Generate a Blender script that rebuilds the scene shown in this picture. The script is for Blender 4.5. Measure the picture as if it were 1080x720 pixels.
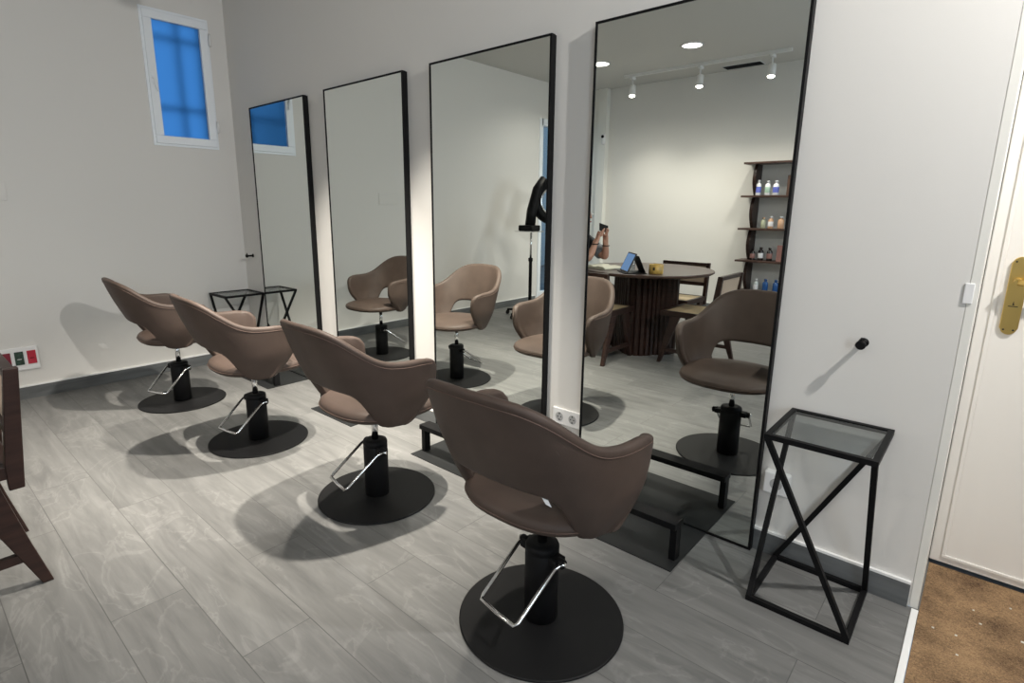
import bpy, bmesh, math, random
from mathutils import Vector, Matrix
random.seed(4)
R = math.radians
for o in list(bpy.data.objects): bpy.data.objects.remove(o)
C = bpy.context.scene.collection
sc = bpy.context.scene

# ------------------------------------------------------------ camera, world, lights, exposure
FPX, PX, PY = 583.97, 525.81, 348.65            # focal length and principal point, 1080x720 pixels
yaw, pit, rol = R(41.618), R(-12.454), R(0.368)
F = Vector((-math.sin(yaw)*math.cos(pit), math.cos(yaw)*math.cos(pit), math.sin(pit)))
Rt = F.cross(Vector((0, 0, 1))).normalized(); U = Rt.cross(F)
R2 = math.cos(rol)*Rt + math.sin(rol)*U; U2 = -math.sin(rol)*Rt + math.cos(rol)*U
cam = bpy.data.cameras.new('camera'); co = bpy.data.objects.new('camera', cam); C.objects.link(co)
co.matrix_world = Matrix(((R2.x, U2.x, -F.x, 4.734), (R2.y, U2.y, -F.y, -2.094), (R2.z, U2.z, -F.z, 1.274), (0, 0, 0, 1)))
cam.sensor_fit = 'HORIZONTAL'; cam.sensor_width = 36; cam.lens = FPX/1080*36
cam.shift_x = (540-PX)/1080; cam.shift_y = (PY-360)/1080; cam.clip_start = .02
sc.camera = co
sc.view_settings.view_transform = 'Standard'; sc.view_settings.look = 'None'
sc.view_settings.gamma = 1; sc.view_settings.use_curve_mapping = False
sc.view_settings.exposure = 0.24

w = bpy.data.worlds.new('daylight'); sc.world = w; w.use_nodes = True
bgn = w.node_tree.nodes['Background']; bgn.inputs[0].default_value = (.26, .42, .62, 1); bgn.inputs[1].default_value = 1.2

WARM = (1, .93, .82); COOL = (.80, .90, 1)
def lamp(name, kind, loc, power, color, size=.05, target=None, angle=None, blend=.6):
    l = bpy.data.lights.new(name, kind); l.energy = power; l.color = color
    if kind == 'AREA': l.size = size
    else: l.shadow_soft_size = size
    if kind == 'SPOT': l.spot_size = R(angle); l.spot_blend = blend
    o = bpy.data.objects.new(name, l); C.objects.link(o); o.location = loc
    d = (Vector(target) - Vector(loc)) if target else Vector((0, 0, -1))
    o.rotation_euler = d.to_track_quat('-Z', 'Y').to_euler()
    return o
CH = 2.9                                         # ceiling height
STATION_SPOTS = [((2.05, -.62), (1.55, -.72, 0), 400, 70), ((2.95, -.62), (2.35, -.72, 0), 400, 70),
                 ((5.75, -.60), (3.3, -.75, .4), 162, 135)]
TABLE_SPOTS = [((1.08, -4.56), (1.25, -4.15, .6), 100), ((1.93, -4.56), (2.05, -4.15, .6), 100), ((2.70, -4.56), (2.75, -4.15, .6), 80)]
DOWNLIGHTS = [(1.04, -3.865), (2.14, -3.815), (3.75, -3.72), (4.5, -3.3)]  # last two are out of view, added as fill light
def mouth(x, y, t):                              # just outside the lamp head's opening
    c = Vector((x, y, CH-.1995)); return c + (Vector(t)-c).normalized()*.088
for (x, y), t, pw, an in STATION_SPOTS: lamp('station_spot_light', 'SPOT', mouth(x, y, t), pw, WARM if x < 5 else (1, .97, .93), .03, t, an, .75)
for (x, y), t, pw in TABLE_SPOTS: lamp('table_spot_light', 'SPOT', mouth(x, y, t), pw*.8, WARM, .04, t, 125, 1)
for x, y in DOWNLIGHTS: lamp('downlight_light', 'SPOT', (x, y, CH-.03), 37, (1, .95, .87), .07, (x, y, 0), 150, .6)
# unseen fill light, added inside an invented window in the right-hand wall
a = lamp('added_fill_light', 'AREA', (6.63, -3.2, 1.75), 42, (.80, .90, 1), 1.5, (5.0, -3.1, 1.7))
a.data.shape = 'RECTANGLE'; a.data.size = 1.5; a.data.size_y = 1.4

# ------------------------------------------------------------ helpers
def obj(name, bm, m, parent=None, smooth=False, bevel=0, seg=2, label=None):
    me = bpy.data.meshes.new(name); bmesh.ops.recalc_face_normals(bm, faces=bm.faces); bm.to_mesh(me); bm.free()
    o = bpy.data.objects.new(name, me); C.objects.link(o)
    for k in (m if isinstance(m, (list, tuple)) else [m]): me.materials.append(k)
    if smooth:
        for f in me.polygons: f.use_smooth = True
    if bevel:
        b = o.modifiers.new('bevel', 'BEVEL'); b.width = bevel; b.segments = seg; b.limit_method = 'ANGLE'; b.angle_limit = R(35)
    if parent: o.parent = parent
    if label: o['label'] = label
    return o
def tag(o, label, cat, group=None):
    o['label'] = label; o['category'] = cat
    if group: o['group'] = group
    return o
def thing(name, label, cat, loc=(0, 0, 0), rz=0, group=None):
    o = bpy.data.objects.new(name, None); C.objects.link(o); o.empty_display_size = .1
    o.location = loc; o.rotation_euler = (0, 0, rz)
    return tag(o, label, cat, group)
def struct(name, bm, m, parent=None, bevel=0):
    o = obj(name, bm, m, parent, bevel=bevel); o['kind'] = 'structure'; return o
def copy_tree(o, parent=None):
    c = o.copy(); C.objects.link(c)
    if parent: c.parent = parent
    for ch in list(o.children): copy_tree(ch, c)
    return c
def B(): return bmesh.new()
def box(bm, x0, x1, y0, y1, z0, z1, mi=0):
    v = [bm.verts.new(p) for p in ((x0,y0,z0),(x1,y0,z0),(x1,y1,z0),(x0,y1,z0),(x0,y0,z1),(x1,y0,z1),(x1,y1,z1),(x0,y1,z1))]
    for i in ((3,2,1,0),(4,5,6,7),(0,1,5,4),(1,2,6,5),(2,3,7,6),(3,0,4,7)):
        bm.faces.new([v[k] for k in i]).material_index = mi
    return bm
def prism(bm, pts, axis, a0, a1, mi=0):
    """extrude a closed 2-D outline along axis 0/1/2 from a0 to a1"""
    def P(p, a):
        q = list(p); q.insert(axis, a); return q
    lo = [bm.verts.new(P(p, a0)) for p in pts]; hi = [bm.verts.new(P(p, a1)) for p in pts]
    n = len(pts); bm.faces.new(lo[::-1]).material_index = mi; bm.faces.new(hi).material_index = mi
    for i in range(n): bm.faces.new((lo[i], lo[(i+1) % n], hi[(i+1) % n], hi[i])).material_index = mi
    return bm
def bar(bm, a, b, wd, hg=None, up=(0, 0, 1)):
    """rectangular bar between two points"""
    a, b = Vector(a), Vector(b); hg = hg or wd; d = (b-a).normalized(); up = Vector(up)
    if abs(d.dot(up)) > .97: up = Vector((0, 1, 0))
    s = d.cross(up).normalized(); u = s.cross(d)
    v = [bm.verts.new(p + s*i*wd/2 + u*j*hg/2) for p in (a, b) for i, j in ((-1,-1),(1,-1),(1,1),(-1,1))]
    for i in ((3,2,1,0),(4,5,6,7),(0,1,5,4),(1,2,6,5),(2,3,7,6),(3,0,4,7)): bm.faces.new([v[k] for k in i])
    return bm
def lathe(bm, prof, c=(0, 0, 0), n=48, ax=2, sy=1.0, mi=0):
    rings = []
    for r, z in prof:
        ring = []
        for k in range(n):
            t = 2*math.pi*k/n; p = [r*math.cos(t), r*math.sin(t)*sy]; p.insert(ax, z)
            ring.append(bm.verts.new([p[i]+c[i] for i in range(3)]))
        rings.append(ring)
    for a, b in zip(rings, rings[1:]):
        for k in range(n):
            f = bm.faces.new((a[k], a[(k+1) % n], b[(k+1) % n], b[k])); f.smooth = True; f.material_index = mi
    bm.faces.new(rings[0][::-1]).material_index = mi; bm.faces.new(rings[-1]).material_index = mi
    return bm
def tube(bm, pts, r, n=12, closed=False):
    pts = [Vector(p) for p in pts]; N = len(pts); rings = []; prev = None
    for i, p in enumerate(pts):
        d = ((pts[(i+1) % N] if (closed or i < N-1) else p) - (pts[i-1] if (closed or i > 0) else p)).normalized()
        if prev is None:
            u = d.cross(Vector((0, 0, 1)))
            if u.length < .05: u = d.cross(Vector((1, 0, 0)))
        else: u = prev - d*prev.dot(d)
        u.normalize(); v = d.cross(u); prev = u
        rr = r[i] if isinstance(r, (list, tuple)) else r
        rings.append([bm.verts.new(p + rr*(math.cos(2*math.pi*k/n)*u + math.sin(2*math.pi*k/n)*v)) for k in range(n)])
    pr = list(zip(rings, rings[1:])) + ([(rings[-1], rings[0])] if closed else [])
    for a, b in pr:
        for k in range(n): bm.faces.new((a[k], a[(k+1) % n], b[(k+1) % n], b[k])).smooth = True
    if not closed: bm.faces.new(rings[0][::-1]); bm.faces.new(rings[-1])
    return bm
def spl(keys, x):
    """smooth interpolation through (x, value) keys (Catmull-Rom)"""
    ks = sorted(keys)
    if x <= ks[0][0]: return ks[0][1]
    if x >= ks[-1][0]: return ks[-1][1]
    for i in range(len(ks)-1):
        if ks[i][0] <= x <= ks[i+1][0]: break
    x0, y0 = ks[i]; x1, y1 = ks[i+1]; h = x1-x0; t = (x-x0)/h
    m0 = (y1-ks[i-1][1])/(x1-ks[i-1][0]) if i > 0 else (y1-y0)/h
    m1 = (ks[i+2][1]-y0)/(ks[i+2][0]-x0) if i+2 < len(ks) else (y1-y0)/h
    return (2*t**3-3*t*t+1)*y0 + (t**3-2*t*t+t)*h*m0 + (3*t*t-2*t**3)*y1 + (t**3-t*t)*h*m1

# ------------------------------------------------------------ materials
def mat(name, color, rough=.5, metal=0, spec=.5, bump=None, var=None, coat=0):
    m = bpy.data.materials.new(name); m.use_nodes = True; nt = m.node_tree; p = nt.nodes['Principled BSDF']
    p.inputs['Base Color'].default_value = (*color, 1); p.inputs['Roughness'].default_value = rough
    p.inputs['Metallic'].default_value = metal; p.inputs['Specular IOR Level'].default_value = spec
    p.inputs['Coat Weight'].default_value = coat
    tc = nt.nodes.new('ShaderNodeTexCoord')
    if var:                                       # (scale, amount, stretch)
        s, am, st = var; mp = nt.nodes.new('ShaderNodeMapping'); mp.inputs['Scale'].default_value = st
        n = nt.nodes.new('ShaderNodeTexNoise'); n.inputs['Scale'].default_value = s; n.inputs['Detail'].default_value = 5
        r = nt.nodes.new('ShaderNodeValToRGB'); r.color_ramp.elements[0].position = .3; r.color_ramp.elements[1].position = .7
        r.color_ramp.elements[0].color = (*[c*(1-am) for c in color], 1); r.color_ramp.elements[1].color = (*[min(1, c*(1+am)) for c in color], 1)
        nt.links.new(tc.outputs['Object'], mp.inputs[0]); nt.links.new(mp.outputs[0], n.inputs['Vector'])
        nt.links.new(n.outputs[0], r.inputs[0]); nt.links.new(r.outputs[0], p.inputs['Base Color'])
    if bump:                                      # (scale, strength, distance)
        n2 = nt.nodes.new('ShaderNodeTexNoise'); n2.inputs['Scale'].default_value = bump[0]; n2.inputs['Detail'].default_value = 4
        b = nt.nodes.new('ShaderNodeBump'); b.inputs['Strength'].default_value = bump[1]; b.inputs['Distance'].default_value = bump[2]
        nt.links.new(tc.outputs['Object'], n2.inputs['Vector']); nt.links.new(n2.outputs[0], b.inputs['Height']); nt.links.new(b.outputs[0], p.inputs['Normal'])
    return m
def emit(name, color, s):
    m = bpy.data.materials.new(name); m.use_nodes = True; nt = m.node_tree; nt.nodes.clear()
    e = nt.nodes.new('ShaderNodeEmission'); e.inputs[0].default_value = (*color, 1); e.inputs[1].default_value = s
    o = nt.nodes.new('ShaderNodeOutputMaterial'); nt.links.new(e.outputs[0], o.inputs[0]); return m
M = {}
M['wall'] = mat('wall_paint', (.71, .695, .665), .75, spec=.25, bump=(260, .12, .002))
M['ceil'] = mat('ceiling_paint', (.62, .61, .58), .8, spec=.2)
M['black'] = mat('black_powder_coat', (.007, .007, .0075), .5, spec=.12)
M['blackplate'] = mat('black_base_plate', (.008, .008, .0085), .55, spec=.18, bump=(60, .05, .001))
M['anthracite'] = mat('anthracite_sheet', (.014, .015, .0155), .55, spec=.25)
M['chrome'] = mat('chrome', (.82, .82, .82), .12, 1)
M['leather'] = mat('brown_leather', (.064, .045, .0365), .54, spec=.26, bump=(340, .22, .0015), var=(9, .13, (1, 1, 1)))
M['seam'] = mat('brown_seam', (.10, .065, .052), .6, spec=.3)
M['white'] = mat('white_plastic', (.80, .80, .80), .35)
M['whitetag'] = mat('white_tag', (.85, .87, .9), .5)
M['upvc'] = mat('white_window_frame', (.84, .88, .92), .3)
M['doorpaint'] = mat('cream_door_paint', (.80, .77, .72), .4)
M['casing'] = mat('cream_casing_paint', (.80, .79, .74), .4)
M['brass'] = mat('brass', (.66, .47, .16), .28, 1)
M['engrave'] = mat('dark_engraving', (.03, .02, .01), .5)
M['red'] = mat('red_socket', (.45, .015, .04), .35)
M['darkred'] = mat('dark_red_socket', (.20, .01, .03), .35)
M['green'] = mat('dark_green_module', (.02, .05, .035), .3, var=(60, .6, (1, 1, 1)))
M['socketgrey'] = mat('socket_well', (.42, .42, .42), .5)
M['wood'] = mat('dark_walnut', (.026, .012, .009), .42, var=(7, .35, (1, 1, 9)), spec=.35)
M['wood2'] = mat('dark_walnut_top', (.060, .033, .026), .36, var=(5, .3, (1, 9, 1)), spec=.4)
M['cane'] = mat('woven_cane', (.52, .40, .24), .6, bump=(400, .5, .002))
M['caneb'] = mat('woven_cane_back', (.40, .31, .24), .65, bump=(400, .5, .002))
M['grip'] = mat('black_rubber', (.02, .02, .02), .7)
M['paper'] = mat('paper', (.75, .74, .66), .7); M['cover'] = mat('cream_cover', (.62, .60, .48), .6)
M['amber'] = mat('amber_holder', (.50, .33, .09), .3, var=(25, .35, (1, 1, 1)))
M['skin'] = mat('skin', (.50, .27, .19), .5, bump=(120, .1, .001)); M['hair'] = mat('dark_hair', (.012, .009, .008), .45, bump=(90, .6, .004))
M['shirt'] = mat('charcoal_shirt', (.02, .021, .025), .8, bump=(60, .3, .003)); M['sleeve'] = mat('grey_sleeve', (.16, .17, .19), .8)
M['trouser'] = mat('navy_trousers', (.02, .025, .04), .8)
M['bluew'] = mat('blue_white_screen_case', (.05, .05, .055), .35)
M['grout'] = mat('white_caulk', (.85, .85, .84), .5)
M['lightwhite'] = mat('white_lamp_body', (.75, .75, .74), .4)
M['lamp'] = emit('lamp_glow', (1, .93, .82), 14)
M['lampd'] = emit('downlight_glow', (1, .96, .90), 7)
M['screen'] = emit('tablet_screen', (.25, .42, .75), .55)
M['brick'] = mat('brick_stub', (.2, .2, .2))

def mirror_mat():
    m = mat('mirror_silver', (.83, .865, .835), .0, 1); return m
M['mirror'] = mirror_mat()
def thin_glass(name, tint, refl=.12):
    m = bpy.data.materials.new(name); m.use_nodes = True; nt = m.node_tree; nt.nodes.clear()
    t = nt.nodes.new('ShaderNodeBsdfTransparent'); t.inputs[0].default_value = (*tint, 1)
    g = nt.nodes.new('ShaderNodeBsdfGlossy'); g.inputs['Roughness'].default_value = .02
    lw = nt.nodes.new('ShaderNodeLayerWeight'); lw.inputs[0].default_value = .5
    pw_ = nt.nodes.new('ShaderNodeMath'); pw_.operation = 'POWER'; pw_.inputs[1].default_value = 4; nt.links.new(lw.outputs['Facing'], pw_.inputs[0])
    f = nt.nodes.new('ShaderNodeMath'); f.operation = 'MULTIPLY_ADD'; f.inputs[1].default_value = .6; f.inputs[2].default_value = .04; nt.links.new(pw_.outputs[0], f.inputs[0])
    x = nt.nodes.new('ShaderNodeMixShader'); o = nt.nodes.new('ShaderNodeOutputMaterial')
    nt.links.new(f.outputs[0], x.inputs[0]); nt.links.new(t.outputs[0], x.inputs[1]); nt.links.new(g.outputs[0], x.inputs[2]); nt.links.new(x.outputs[0], o.inputs[0])
    return m
M['smoke'] = thin_glass('smoked_glass', (.76, .79, .79)); M['clear'] = thin_glass('clear_glass', (.9, .93, .95))
def frosted():
    m = bpy.data.materials.new('frosted_glass'); m.use_nodes = True; nt = m.node_tree; nt.nodes.clear()
    g = nt.nodes.new('ShaderNodeBsdfRefraction'); g.inputs['Roughness'].default_value = .5; g.inputs['IOR'].default_value = 1.45
    g.inputs[0].default_value = (.36, .60, .82, 1)
    o = nt.nodes.new('ShaderNodeOutputMaterial'); nt.links.new(g.outputs[0], o.inputs[0]); return m
M['frost'] = frosted()

def plank_floor():
    m = bpy.data.materials.new('grey_porcelain_planks'); m.use_nodes = True; nt = m.node_tree; N = nt.nodes; L = nt.links; p = N['Principled BSDF']
    tc = N.new('ShaderNodeTexCoord'); mp = N.new('ShaderNodeMapping'); mp.inputs['Location'].default_value = (.32, 1.35, 0)
    L.new(tc.outputs['Object'], mp.inputs[0])
    br = N.new('ShaderNodeTexBrick'); br.offset = .37; br.inputs['Scale'].default_value = 1; br.inputs['Brick Width'].default_value = 1.2
    br.inputs['Row Height'].default_value = .2145; br.inputs['Mortar Size'].default_value = .0016; br.inputs['Mortar Smooth'].default_value = .2
    br.inputs['Color1'].default_value = (.5, .5, .5, 1); br.inputs['Color2'].default_value = (.56, .56, .56, 1); br.inputs['Mortar'].default_value = (.30, .30, .30, 1)
    br.inputs['Bias'].default_value = 0
    L.new(mp.outputs[0], br.inputs['Vector'])
    # per-plank random from the brick colour shifts the grain so every plank differs
    sh = N.new('ShaderNodeVectorMath'); sh.operation = 'SCALE'; sh.inputs['Scale'].default_value = 90
    L.new(br.outputs['Color'], sh.inputs[0])
    ad = N.new('ShaderNodeVectorMath'); L.new(tc.outputs['Object'], ad.inputs[0]); L.new(sh.outputs[0], ad.inputs[1])
    g1 = N.new('ShaderNodeMapping'); g1.inputs['Scale'].default_value = (1.1, 9, 1); L.new(ad.outputs[0], g1.inputs[0])
    n1 = N.new('ShaderNodeTexNoise'); n1.inputs['Scale'].default_value = 2.2; n1.inputs['Detail'].default_value = 8; n1.inputs['Roughness'].default_value = .62; n1.inputs['Distortion'].default_value = .5
    L.new(g1.outputs[0], n1.inputs['Vector'])
    n2 = N.new('ShaderNodeTexNoise'); n2.inputs['Scale'].default_value = 3.2; n2.inputs['Detail'].default_value = 7; n2.inputs['Distortion'].default_value = 1.4; n2.inputs['Roughness'].default_value = .55
    g2 = N.new('ShaderNodeMapping'); g2.inputs['Scale'].default_value = (.8, 1.6, 1); g2.inputs['Rotation'].default_value = (0, 0, R(35)); L.new(ad.outputs[0], g2.inputs[0]); L.new(g2.outputs[0], n2.inputs['Vector'])
    r1 = N.new('ShaderNodeValToRGB'); e = r1.color_ramp.elements
    e[0].position = .28; e[0].color = (.120, .120, .117, 1); e[1].position = .72; e[1].color = (.205, .204, .197, 1)
    L.new(n1.outputs[0], r1.inputs[0])
    r2 = N.new('ShaderNodeValToRGB'); e = r2.color_ramp.elements
    e[0].position = .53; e[0].color = (0, 0, 0, 1); e[1].position = .57; e[1].color = (.8, .8, .8, 1)
    k = e.new(.585); k.color = (0, 0, 0, 1)
    L.new(n2.outputs[0], r2.inputs[0])
    mul = N.new('ShaderNodeMath'); mul.operation = 'MULTIPLY'; L.new(r2.outputs[0], mul.inputs[0]); L.new(n1.outputs[0], mul.inputs[1])
    mx = N.new('ShaderNodeMixRGB'); mx.inputs[2].default_value = (.31, .306, .295, 1)
    sc_ = N.new('ShaderNodeMath'); sc_.operation = 'MULTIPLY'; sc_.inputs[1].default_value = .6; L.new(mul.outputs[0], sc_.inputs[0])
    L.new(sc_.outputs[0], mx.inputs[0]); L.new(r1.outputs[0], mx.inputs[1])
    pm = N.new('ShaderNodeMixRGB'); pm.blend_type = 'MULTIPLY'; pm.inputs[0].default_value = 1
    d2 = N.new('ShaderNodeMixRGB'); d2.blend_type = 'MULTIPLY'; d2.inputs[0].default_value = 1; d2.inputs[2].default_value = (1.85, 1.85, 1.85, 1)
    L.new(br.outputs['Color'], d2.inputs[1]); L.new(mx.outputs[0], pm.inputs[1]); L.new(d2.outputs[0], pm.inputs[2])
    L.new(pm.outputs[0], p.inputs['Base Color']); p.inputs['Roughness'].default_value = .42; p.inputs['Specular IOR Level'].default_value = .45
    b = N.new('ShaderNodeBump'); b.inputs['Strength'].default_value = .15; b.inputs['Distance'].default_value = .002
    L.new(n1.outputs[0], b.inputs['Height']); L.new(b.outputs[0], p.inputs['Normal'])
    return m
M['floor'] = plank_floor()
M['skirt'] = mat('grey_porcelain_skirting', (.125, .132, .135), .4, var=(6, .3, (.6, .6, 4)))
def coir():
    m = bpy.data.materials.new('coir_mat'); m.use_nodes = True; nt = m.node_tree; N = nt.nodes; L = nt.links; p = N['Principled BSDF']
    tc = N.new('ShaderNodeTexCoord')
    n = N.new('ShaderNodeTexNoise'); n.inputs['Scale'].default_value = 170; n.inputs['Detail'].default_value = 4; n.inputs['Distortion'].default_value = 1.5
    n3 = N.new('ShaderNodeTexNoise'); n3.inputs['Scale'].default_value = 9; n3.inputs['Detail'].default_value = 4
    L.new(tc.outputs['Object'], n.inputs['Vector']); L.new(tc.outputs['Object'], n3.inputs['Vector'])
    mixf = N.new('ShaderNodeMath'); mixf.operation = 'MULTIPLY_ADD'; mixf.inputs[1].default_value = .45; L.new(n3.outputs[0], mixf.inputs[0])
    hf = N.new('ShaderNodeMath'); hf.operation = 'MULTIPLY'; hf.inputs[1].default_value = .55; L.new(n.outputs[0], hf.inputs[0]); L.new(hf.outputs[0], mixf.inputs[2])
    r = N.new('ShaderNodeValToRGB'); e = r.color_ramp.elements
    e[0].position = .36; e[0].color = (.10, .055, .026, 1); e[1].position = .64; e[1].color = (.46, .29, .15, 1)
    L.new(mixf.outputs[0], r.inputs[0]); L.new(r.outputs[0], p.inputs['Base Color']); p.inputs['Roughness'].default_value = .95
    b = N.new('ShaderNodeBump'); b.inputs['Strength'].default_value = 1; b.inputs['Distance'].default_value = .006
    L.new(n.outputs[0], b.inputs['Height']); L.new(b.outputs[0], p.inputs['Normal']); return m
M['coir'] = coir()
def bricks():
    m = bpy.data.materials.new('old_brick'); m.use_nodes = True; nt = m.node_tree; N = nt.nodes; L = nt.links; p = N['Principled BSDF']
    tc = N.new('ShaderNodeTexCoord'); mp = N.new('ShaderNodeMapping'); mp.inputs['Rotation'].default_value = (R(90), 0, R(90)); L.new(tc.outputs['Object'], mp.inputs[0])
    br = N.new('ShaderNodeTexBrick'); br.inputs['Scale'].default_value = 4; L.new(mp.outputs[0], br.inputs['Vector'])
    br.inputs['Color1'].default_value = (.22, .13, .09, 1); br.inputs['Color2'].default_value = (.34, .24, .18, 1); br.inputs['Mortar'].default_value = (.5, .5, .48, 1)
    L.new(br.outputs['Color'], p.inputs['Base Color']); p.inputs['Roughness'].default_value = .9; return m
M['brick'] = bricks()

# ------------------------------------------------------------ room shell
YB = -5.15; XE = 4.693; XR = 6.6
struct('floor', box(box(B(), -.3, XE+.008, YB-.1, 0, -.1, 0), XE+.008, XE+.0284, -.0125, .40, -.1, -.0005), M['floor'])
struct('floor_entrance', box(B(), XE+.028, XR+.1, YB-.1, .40, -.1, -.012), M['floor'])
struct('ceiling', box(B(), -.3, XR+.1, YB-.1, .5, CH, CH+.1), M['ceil'])
struct('wall_mirror', box(B(), -.2, XE, 0, .35, 0, CH), M['wall'])
bm = B()                                          # left wall with the high window and the glazed doorway cut out
WY0, WY1, WZ0, WZ1 = -.583, -.14, 1.724, 2.640
DY0, DY1, DZ = -5.0, -4.14, 2.40
box(bm, -.2, 0, WY1, 0, 0, CH); box(bm, -.2, 0, WY0, WY1, 0, WZ0); box(bm, -.2, 0, WY0, WY1, WZ1, CH)
box(bm, -.2, 0, DY1, WY0, 0, CH); box(bm, -.2, 0, DY0, DY1, DZ, CH); box(bm, -.2, 0, YB, DY0, 0, CH)
struct('wall_left', bm, M['wall'])
struct('wall_far', box(B(), -.2, XR+.1, YB-.15, YB, 0, CH), M['wall'])
bm = B(); box(bm, XR, XR+.1, YB, -4.0, 0, CH); box(bm, XR, XR+.1, -2.4, .45, 0, CH); box(bm, XR, XR+.1, -4.0, -2.4, 0, 1.0); box(bm, XR, XR+.1, -4.0, -2.4, 2.5, CH)
struct('wall_right', bm, M['wall'])
bm = B(); box(bm, XR-.01, XR+.1, -4.0, -3.94, 1.0, 2.5); box(bm, XR-.01, XR+.1, -2.46, -2.4, 1.0, 2.5); box(bm, XR-.01, XR+.1, -3.94, -2.46, 1.0, 1.06); box(bm, XR-.01, XR+.1, -3.94, -2.46, 2.44, 2.5); box(bm, XR-.005, XR+.02, -3.22, -3.18, 1.06, 2.44)
struct('added_fill_window', bm, M['upvc'])  # invented window frame, out of view, added around the fill light
struct('wall_pilaster', box(box(B(), 0, .29, YB, YB+.05, 0, CH), .29, .42, YB, YB+.09, 0, CH), M['casing'])
struct('wall_doorway', box(B(), 6.05, XR, .345, .45, 0, CH), M['wall'])
struct('wall_lintel', box(B(), XE, 6.05, .345, .45, 2.15, CH), M['wall'])
struct('dark_backing_behind_door', box(box(B(), XE, 6.05, .395, .45, 0, 2.15), XE-.02, XE+.0245, .3502, .395, 0, 2.15), M['black'])  # black panel added: keeps sky light out, darkens the gap under the door
# skirting tiles with the white caulk line on top
def skirting(name, x0, x1, y0, y1, parent=None):
    o = struct(name, box(B(), x0, x1, y0, y1, 0, .083), M['skirt'])
    k = struct('trim_caulk', box(B(), x0, x1, y0, y1, .0832, .092), M['grout'], o)
    return o
skirting('baseboard_mirror', .013, XE-.004, -.012, -.0003)
skirting('baseboard_left', .0003, .012, DY1+.08, -.0003)
skirting('baseboard_far', .425, XR, YB+.0003, YB+.012)
# entrance: reveal, threshold strip, mat, door
struct('trim_reveal', box(B(), XE+.0003, XE+.024, -.0005, .3445, 0, CH-.001), M['casing'], bevel=.002)
struct('trim_threshold', box(B(), XE+.0085, XE+.0275, -3.0, -.0125, -.02, .006), M['grout'], bevel=.002)
mt = obj('door_mat', box(B(), XE+.029, 6.0, -.95, .338, -.0119, .002), M['coir']); tag(mt, 'brown coir entrance mat let into the floor by the cream door', 'door mat')
bm = B()
for i in range(22):
    x = random.uniform(XE+.05, 5.1); y = random.uniform(-.7, .3); s = random.uniform(.003, .006)
    box(bm, x, x+s*1.6, y, y+s, .0021, .0045)
fl = obj('lint', bm, M['paper'], mt); fl['kind'] = 'stuff'; fl['label'] = 'specks of white lint'
door = bpy.data.objects.new('door_1', None); C.objects.link(door); door.location = (XE+.025, .345, 0); door['kind'] = 'structure'
bm = B(); box(bm, 0, .92, 0, .045, .012, 2.13); struct('door_leaf', bm, M['doorpaint'], door, bevel=.004)
bm = B()
for x0, x1, z0, z1 in ((.033, .90, .035, 2.1),):
    wd = .012
    box(bm, x0, x1, -.006, 0, z0, z0+wd); box(bm, x0, x1, -.006, 0, z1-wd, z1); box(bm, x0, x0+wd, -.006, 0, z0+wd, z1-wd); box(bm, x1-wd, x1, -.006, 0, z0+wd, z1-wd)
struct('door_molding', bm, M['doorpaint'], door, bevel=.002)
# brass plate with rounded lobed ends
px, pz0, pz1, hw = .085, .883, 1.132, .023
pts = []
for t in range(0, 181, 15): pts.append((px + hw*math.cos(R(t))*(1 if abs(math.cos(R(t))) > .98 else .9), pz1-.02 + .022*math.sin(R(t))))
for t in range(180, 361, 15): pts.append((px + hw*math.cos(R(t))*(1 if abs(math.cos(R(t))) > .98 else .9), pz0+.02 + .022*math.sin(R(t))))
plate = struct('door_handle_plate', prism(B(), pts, 1, -.010, 0), M['brass'], door, bevel=.002)
bm = B(); lathe(bm, [(.011, -.055), (.011, -.010)], (px, 0, 1.055), 20, 1)
tube(bm, [(px, -.05, 1.055), (px+.03, -.056, 1.056), (px+.075, -.056, 1.052), (px+.125, -.054, 1.05)], [.0095, .0095, .008, .0085], 14)
struct('door_lever', bm, M['brass'], plate)
bm = B(); box(bm, px-.012, px+.012, -.0115, -.0101, .973, .9755); prism(bm, [(px-.002, .978), (px+.003, .978), (px+.0012, .985), (px, .992), (px-.0015, .985)], 1, -.0115, -.0101)
for dx in (-.012, .012):
    for z in (.897, 1.118): lathe(bm, [(.003, -.0115), (.003, -.0101)], (px+dx, 0, z), 10, 1)
struct('door_plate_mark', bm, M['engrave'], plate)
lp = obj('latch_plate', box(B(), XE-.010, XE+.013, -.005, -.0008, 1.012, 1.072), M['white'], bevel=.003)
tag(lp, 'small white latch plate on the cream edge of the wall beside the door', 'latch plate')

# window high on the left wall
win = bpy.data.objects.new('window_1', None); C.objects.link(win); win['kind'] = 'structure'
def rectframe(bm, y0, y1, z0, z1, wd, x0, x1):
    box(bm, x0, x1, y0, y1, z0, z0+wd); box(bm, x0, x1, y0, y1, z1-wd, z1); box(bm, x0, x1, y0, y0+wd, z0+wd, z1-wd); box(bm, x0, x1, y1-wd, y1, z0+wd, z1-wd)
    return bm
struct('window_frame', rectframe(B(), -.593, -.13, 1.713, 2.651, .022, -.02, .010), M['upvc'], win, bevel=.002)
struct('window_sash', rectframe(B(), -.577, -.143, 1.729, 2.632, .056, -.015, .024), M['upvc'], win, bevel=.005)
struct('window_pane', box(B(), -.006, -.002, -.522, -.198, 1.784, 2.577), M['frost'], win)
bm = B(); tube(bm, [(.024, -.553, 2.175), (.045, -.553, 2.175)], .011, 14); tube(bm, [(.045, -.553, 2.175), (.047, -.548, 2.14), (.046, -.535, 2.085)], [.009, .008, .007], 12)
box(bm, .024, .030, -.567, -.540, 2.14, 2.215)
struct('window_handle', bm, M['upvc'], win, bevel=.002)
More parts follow.
